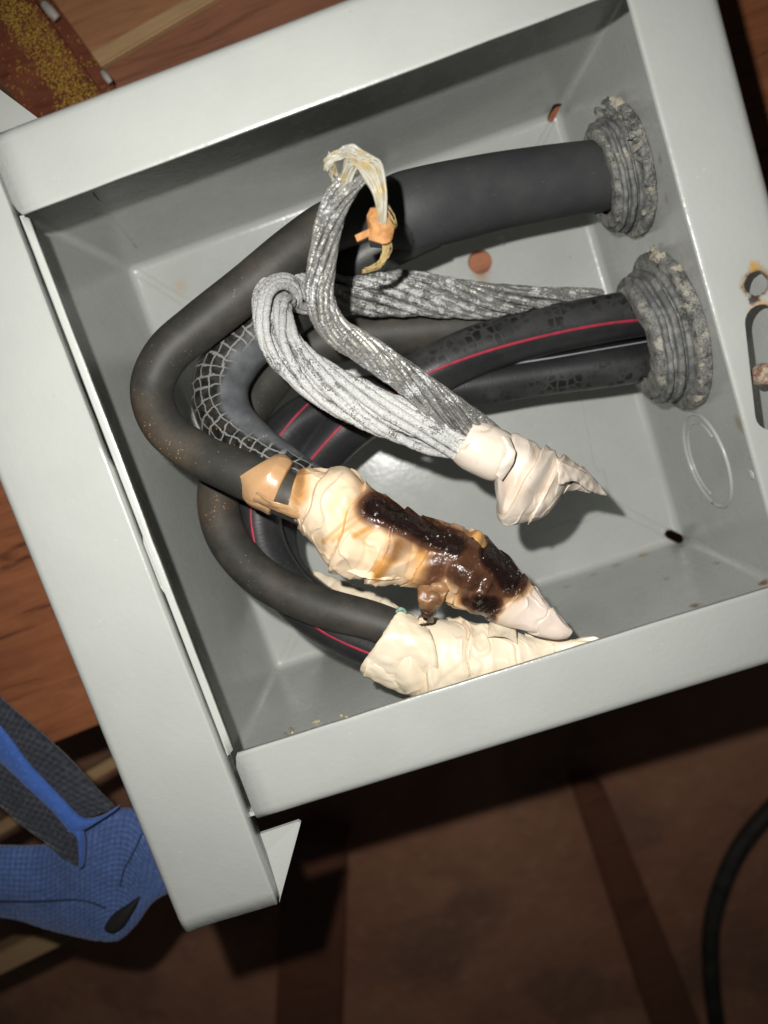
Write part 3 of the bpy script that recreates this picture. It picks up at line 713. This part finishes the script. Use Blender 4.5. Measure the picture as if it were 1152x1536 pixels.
def connector(label, cy, cz, prof, seed, chunks, lo, hi):
    t = thing('cable_connector', label, 'connector', None)
    bm = bmesh.new(); N = 160; rows = []
    sp = catmull(prof, 3)
    for i, (x, r) in enumerate(sp):
        row = []
        for k in range(N):
            a = 2 * PI * k / N
            wob = 1 + .02 * nz((math.cos(a) * 1.4 + seed, math.sin(a) * 1.4, x * 60))
            rr = r * wob + .0005 * fbm((math.cos(a) * 5 + seed, math.sin(a) * 5, x * 220), 1, 4) * (1 if x < .008 or x > .018 else .8) + .0005 * nz((math.cos(a) * 22, math.sin(a) * 22, x * 900 + seed))
            xx = WX1 - x * XS * (1 + .06 * nz((math.cos(a) * 2, math.sin(a) * 2, seed)))
            row.append(bm.verts.new((xx, cy + rr * math.cos(a), cz + rr * math.sin(a))))
        rows.append(row)
    for i in range(len(rows) - 1):
        for k in range(N): bm.faces.new((rows[i][k], rows[i][(k + 1) % N], rows[i + 1][(k + 1) % N], rows[i + 1][k]))
    bmesh.ops.recalc_face_normals(bm, faces=bm.faces)
    ob = link('seal_ring', bm, m_putty, t)
    ob.data.materials.append(m_bush)
    for p in ob.data.polygons:
        d = (WX1 - p.center.x) / XS
        if lo < d < hi and nz(p.center * 130) < .35: p.material_index = 1
    rnd = random.Random(seed)
    for k in range(chunks[0]):
        a = math.radians(chunks[1] + (chunks[2] - chunks[1]) * (k + rnd.uniform(-.3, .3)) / chunks[0])
        r = chunks[3] * rnd.uniform(.95, 1.04); q = Vector((WX1 - rnd.uniform(.002, .005), cy + r * math.cos(a), cz + r * math.sin(a)))
        lump('seal_chunk', q, rnd.uniform(.0010, .0026), rnd.uniform(.0012, .0042), rnd.uniform(.0012, .0034), m_chunk.m if rnd.random() < .55 else m_putty, t, k + seed, .3, 3, rnd.uniform(0, 3))
    return t
cu = Vector(rustspot(945, 255, x=WX1)); cl = Vector(rustspot(1012, 495, x=WX1))
UC = (WX1, cu.y, cu.z); 
connector('grey putty-caked connector on right wall round the single thick cable', cu.y, cu.z,
    [(.0, .0275), (.001, .0290), (.0055, .0292), (.0066, .0282), (.0068, .0248), (.0082, .0240), (.0084, .0226), (.0100, .0226), (.0102, .0246), (.0128, .0248), (.0130, .0222), (.0148, .0220), (.0150, .0236), (.0172, .0238), (.0176, .0216), (.0195, .0212), (.0206, .0195), (.0200, .0150)], 3, (13, -15, 150, .0286), .0067, .0178)
connector('larger grey putty-caked connector on right wall round the red-striped conductors', cl.y, cl.z,
    [(.0, .035), (.001, .0368), (.0062, .0372), (.0080, .0360), (.0084, .0318), (.0104, .0308), (.0106, .0290), (.0128, .0290), (.0130, .0314), (.0164, .0316), (.0168, .0284), (.0190, .0282), (.0194, .0300), (.0222, .0300), (.0226, .0272), (.0256, .0268), (.0270, .0240), (.0262, .0165)], 8, (15, -50, 160, .0358), .0083, .0230)

# ------------------------------------------------------------------ debris on the box floor
bm = bmesh.new(); rnd = random.Random(2)
for px, py, l in [(430, 1106, .006), (438, 1098, .007), (425, 1112, .004), (475, 1085, .003), (512, 1075, .0025), (520, 1078, .002), (405, 1118, .003)]:
    q = Vector(rustspot(px, py, y=WY0)); q.y += .0008; q.z = max(q.z, -.17); a = rnd.uniform(.6, 1.3); d = Vector((math.cos(a), .15, math.sin(a))) * l * .75
    tube([list(q - d) + [.0007], list(q) + [.0010], list(q + d) + [.0006]], 6, None, bm)
m_deb = M('debris_flake', .8); m_deb.set('Base Color', (.55, .48, .34))
tag(link('debris', bm, m_deb.m, None, False), 'small straw-coloured debris flakes in lower left corner of box', 'debris', None, 'stuff')

# ------------------------------------------------------------------ SURROUNDINGS
def wood(name, c0, c1, c2, rot=0, gs=1, glit=None, dist=2.5, rough=.5):
    m = M(name, rough, 0, .4)
    co = m.co('Object', scale=(7 * gs, 70 * gs, 20), rot=(0, 0, rot)); co1 = m.co()
    n = m.noise(co, 1.0, 6, .65, dist)
    c = m.mix(m.rng(n, .35, .55), c0, c1); c = m.mix(m.rng(n, .56, .68), c, c2)
    c = m.mix(m.math('MULTIPLY', m.rng(m.noise(co1, 25, 4), .45, .7), .3), c, c2)
    if glit:
        v = m.voro(co1, 1150); at = m.attr('glitter')
        k = m.math('GREATER_THAN', m.math('ADD', at, m.math('MULTIPLY', m.math('SUBTRACT', m.noise(co1, 120, 4, .7), .5), 1.2)), m.math('ADD', m.math('MULTIPLY', m.voro(co1, 1150, 'F1', 'Color'), .9), .12))
        k = m.math('MULTIPLY', k, m.rng(v, .42, .5, 1, 0))
        c = m.mix(k, c, glit); m.bump(m.math('MULTIPLY', k, m.rng(v, 0, .5, 1, 0)), .0012, 1)
    m.set('Base Color', c); m.bump(n, .0008, .5); m.bump(m.noise(co1, 330, 3), .0004, .4)
    return m.m
# frames: direction u along a board as seen in pixels at depth z
def board(name, corners, z, th, mat, label, cat='plank', group=None, bev=.001, nsub=0, taper=None):
    p = [P(x, y, z) for x, y in corners]
    bm = prism([(v.x, v.y) for v in p], z - th, z)
    bmesh.ops.bevel(bm, geom=bm.edges[:], offset=bev, segments=2, affect='EDGES')
    if nsub:
        bmesh.ops.triangulate(bm, faces=bm.faces)
        bmesh.ops.subdivide_edges(bm, edges=bm.edges[:], cuts=nsub, use_grid_fill=True)
    o = link(name, bm, mat, None, True, 30)
    return tag(o, label, cat, group)
ANG = .05
w_red = wood('red_brown_wood', (.44, .165, .072), (.35, .12, .052), (.11, .04, .022), ANG, 1.0)
w_tan = wood('tan_wood', (.42, .20, .095), (.36, .165, .078), (.25, .11, .052), -.1, 1.2)
w_red2 = wood('dull_red_wood', (.33, .135, .078), (.27, .11, .062), (.17, .07, .04), -.12, 1.0)
w_bat = wood('pale_batten_wood', (.52, .34, .18), (.46, .29, .15), (.34, .21, .11), 0, 1)
w_glit = wood('varnished_wood_with_yellow_dust', (.20, .065, .035), (.16, .05, .028), (.09, .03, .018), .9, 1, (1.0, .66, .10), 2.5, .3)
ZP = ZB - .004
board('plank', [(-420, 360), (1700, -560), (1700, 466), (145, 1088), (-420, 1314)], ZP - .003, .02, w_red, 'red-brown grained plank the grey box is fixed on, seen at left')
board('plank', [(-60, 40), (420, -240), (420, -30), (250, 22), (150, 78), (60, 130)], ZP + .0042, .006, w_tan, 'tan wooden plank in the top left corner above the pale batten')
board('plank', [(60, 130), (140, 92), (286, 12), (420, -30), (1000, -330), (1000, -130), (560, 30), (60, 260)], ZP + .0022, .004, w_red2, 'dull reddish plank just above the top rim of the box')
board('batten', [(122, 86), (420, -84), (420, -60), (138, 106)], ZP + .008, .006, w_bat, 'thin pale wooden batten between tan and red planks at top left')
gb = board('beam', [(-120, -120), (-18, -130), (170, 130), (260, 260), (150, 320), (-60, 45)], ZP + .030, .02, w_glit, 'dark varnished beam dusted with glittering yellow grains, top left corner', 'beam', None, .007, 5)
setattr_(gb, 'glitter', lambda c: max(.30, 1.05 * near([(10, 0), (55, 55), (90, 110), (125, 150)], 8, 46)(c)))
m_peg = M('pale_peg', .5); m_peg.set('Base Color', (.40, .36, .32))
for i, (a, b_, lb) in enumerate((((66, 6), (86, 28), 'upper small pale peg beside the yellow-dusted beam'), ((154, 108), (166, 124), 'lower small pale peg beside the yellow-dusted beam, touching box rim'))):
    tag(link('peg', tube(path([(*a, ZP + .032, 6 - 2 * i), ((a[0] + b_[0]) / 2, (a[1] + b_[1]) / 2, ZP + .033, 7 - 2 * i), (*b_, ZP + .032, 6 - 2 * i)], 4), 10), m_peg.m), lb, 'peg', 'pale pegs by the beam')
w_dark = wood('dark_stained_wood', (.27, .115, .06), (.23, .095, .055), (.18, .075, .045), .3, .8)
board('batten', [(-200, 1348), (240, 1095), (247, 1110), (-200, 1368)], -.24, .015, w_bat, 'pale batten crossing the dark gap behind the blue strap')
board('batten', [(-200, 1528), (220, 1320), (240, 1345), (150, 1390), (-200, 1560)], -.26, .02, w_bat, 'wide pale batten under the blue strap at the lower left edge')

# ground far below, with a beam and a cable lying on it
ZG = -.60
m_g = M('dirt_ground', .95, 0, .2); co = m_g.co()
n = m_g.noise(co, 5, 6, .6); n2 = m_g.noise(co, 40, 5, .7)
c = m_g.mix(m_g.rng(n, .35, .65), (.50, .23, .14), (.66, .33, .205)); c = m_g.mix(m_g.rng(m_g.noise(m_g.co(loc=(4, 2, 0)), 7, 4), .5, .62), c, (.40, .21, .14))
c = m_g.mix(m_g.rng(n2, .55, .75, 0, .6), c, (.66, .40, .28)); m_g.set('Base Color', c); m_g.bump(n2, .004, .6); m_g.bump(n, .02, .4)
bm = bmesh.new(); G = 90; vs = []
for i in range(G + 1):
    vs.append([bm.verts.new((-3 + 6 * i / G, -3 + 6 * j / G, ZG + .012 * fbm((-3 + 6 * i / G, -3 + 6 * j / G, 0), 4, 4))) for j in range(G + 1)])
for i in range(G):
    for j in range(G): bm.faces.new((vs[i][j], vs[i + 1][j], vs[i + 1][j + 1], vs[i][j + 1]))
o = link('ground', bm, m_g.m); o['kind'] = 'structure'; o['label'] = 'dark brown dirt floor far below the box'
board('beam', [(860, 1180), (905, 1180), (1060, 1560), (985, 1560)], ZG + .05, .04, w_dark, 'dark brown timber lying on the dim floor at lower right', 'beam', None, .004)
board('beam', [(425, 1260), (520, 1260), (510, 1580), (410, 1580)], ZG + .05, .04, w_dark, 'dark timber on the dim floor below the box corner', 'beam', None, .004)
m_fl = rubber('floor_cable_rubber', (.04, .035, .03), .6, .4)
tag(link('floor_cable', tube(path([(1290, 1090, ZG + .04, 13), (1190, 1180, ZG + .04, 13), (1110, 1270, ZG + .04, 13), (1070, 1370, ZG + .04, 13), (1066, 1460, ZG + .04, 13), (1078, 1560, ZG + .04, 13), (1100, 1700, ZG + .04, 13)], 10), 14), m_fl), 'black cable lying curved on the dim floor at lower right edge', 'cable')

# ------------------------------------------------------------------ FABRIC STRAP at lower left
def fabric(name, c0, c1, fu, fv, amp=.0008, var=.5):
    m = M(name, .85, 0, .3); uv = m.xyz(m.co('UV')); co = m.co()
    a = m.math('SINE', m.math('MULTIPLY', m.math('ADD', uv[0], uv[1]), fu * 2 * PI)); b = m.math('SINE', m.math('MULTIPLY', m.math('SUBTRACT', uv[0], uv[1]), fv * 2 * PI))
    h = m.math('MULTIPLY', a, b)
    c = m.mix(m.rng(h, -.9, 1.3), c0, c1)
    c = m.mix(m.math('MULTIPLY', m.rng(m.noise(co, 60, 5, .65), .4, .7), var), c, tuple(x * .45 for x in c0))
    c = m.mix(m.math('MULTIPLY', m.rng(m.noise(co, 500, 3), .5, .7), .3), c, tuple(min(1, x * 1.6 + .02) for x in c1))
    m.set('Base Color', c); m.set('Sheen Weight', .2); m.bump(h, amp, .5); m.bump(m.noise(co, 900, 2), .0003, .5)
    return m.m
m_blue = fabric('blue_quilted_fabric', (.055, .10, .27), (.10, .165, .38), 175, 175, .0006)
m_bstripe = fabric('blue_piping', (.045, .11, .40), (.06, .15, .48), 400, 400, .0002, .15)
m_char = fabric('charcoal_webbing', (.022, .024, .034), (.06, .063, .08), 230, 110, .0006, .4)
def cushion(name, st, mat, parent, n=10, K=18, mid=.35):
    """soft strip: stations of upper edge, lower edge (px), z and thickness"""
    q = []
    for ux, uy, lx, ly, z, th in st:
        q.append(tuple(P(ux, uy, z)) + tuple(P(lx, ly, z)) + (th,))
    c = catmull(q, n); bm = bmesh.new(); uv = bm.loops.layers.uv.verify(); rows = []; s = 0; prev = None; ss = []
    for v in c:
        a, b = Vector(v[:3]), Vector(v[3:6]); r = []; mm = (a + b) / 2
        if prev: s += (mm - prev).length
        prev = mm; ss.append((s, (a - b).length))
        for k in range(K):
            t = 2 * PI * k / K; x = .5 - .5 * math.cos(t); h = math.copysign(abs(math.sin(t)) ** .6, math.sin(t)) * v[6] / 2
            p = a.lerp(b, x) + ZV * h
            p.z += .0012 * nz(p * 45)
            r.append(bm.verts.new(p))
        rows.append(r)
    for i in range(len(rows) - 1):
        for k in range(K):
            f = bm.faces.new((rows[i][k], rows[i][(k + 1) % K], rows[i + 1][(k + 1) % K], rows[i + 1][k]))
            for l, (ii, kk) in zip(f.loops, ((i, k), (i, k + 1), (i + 1, k + 1), (i + 1, k))):
                l[uv].uv = (ss[ii][0], (.5 - .5 * math.cos(2 * PI * kk / K)) * ss[ii][1])
    bm.faces.new(rows[0][::-1]); bm.faces.new(rows[-1]); bmesh.ops.recalc_face_normals(bm, faces=bm.faces)
    return link(name, bm, mat, parent)
fs = thing('fabric_strap', 'blue quilted fabric strap with charcoal webbing bands at lower left of box', 'strap')
ZF = -.085
cushion('fabric_body', [(-120, 1262, -120, 1368, ZF - .01, .010), (0, 1268, 0, 1375, ZF - .008, .011), (70, 1268, 70, 1392, ZF - .006, .012), (120, 1240, 120, 1404, ZF - .004, .013), (158, 1220, 150, 1409, ZF - .003, .013), (196, 1214, 180, 1408, ZF - .003, .013), (226, 1240, 206, 1385, ZF - .003, .012), (250, 1300, 232, 1350, ZF - .004, .010), (262, 1325, 258, 1335, ZF - .006, .006)], m_blue, fs, 12, 28)
cushion('webbing_band', [(-90, 960, -90, 1010, ZF - .004, .008), (0, 1048, 0, 1092, ZF, .008), (60, 1098, 50, 1158, ZF + .003, .008), (120, 1158, 88, 1200, ZF + .005, .008), (172, 1210, 118, 1228, ZF + .006, .006)], m_char, fs)
cushion('blue_piping', [(-90, 1010, -90, 1050, ZF, .006), (0, 1088, 0, 1142, ZF + .004, .006), (50, 1152, 38, 1176, ZF + .007, .006), (90, 1196, 76, 1212, ZF + .009, .006), (122, 1226, 108, 1244, ZF + .0095, .006), (150, 1225, 126, 1244, ZF + .008, .005), (180, 1208, 170, 1218, ZF + .006, .004)], m_bstripe, fs)
cushion('webbing_band', [(-90, 1060, -90, 1130, ZF - .002, .008), (0, 1138, 0, 1206, ZF + .002, .008), (48, 1178, 40, 1240, ZF + .004, .008), (84, 1208, 78, 1268, ZF + .006, .008), (108, 1232, 100, 1285, ZF + .007, .007), (120, 1246, 121, 1298, ZF + .006, .004)], m_char, fs)
cushion('blue_piping', [(108, 1236, 102, 1244, ZF + .009, .005), (122, 1240, 116, 1252, ZF + .0095, .005), (128, 1268, 120, 1272, ZF + .009, .005), (127, 1296, 121, 1298, ZF + .007, .004)], m_bstripe, fs)
m_blk = M('black_loop', .8); m_blk.set('Base Color', (.012, .011, .010))
cushion('loop_end', [(212, 1344, 206, 1358, ZF + .002, .004), (205, 1348, 188, 1386, ZF + .004, .006), (188, 1360, 172, 1398, ZF + .005, .006), (170, 1372, 160, 1396, ZF + .004, .005), (160, 1384, 157, 1390, ZF + .003, .003)], m_blk.m, fs)
m_seam = M('seam_thread', .8); m_seam.set('Base Color', (.02, .03, .07))
link('seam', tube(path([(-5, 1352, ZF - .0005, 1.6), (60, 1352, ZF + .001, 1.6), (120, 1350, ZF + .003, 1.6), (158, 1362, ZF + .0035, 1.6)], 8), 6), m_seam.m, fs)
link('seam', tube(path([(213, 1250, ZF + .003, 1.2), (202, 1275, ZF + .0036, 1.2), (186, 1305, ZF + .0036, 1.2), (180, 1330, ZF + .0036, 1.2)], 8), 6), m_seam.m, fs)
for o in list(bpy.data.objects):
    if '_k' in o: del o['_k']
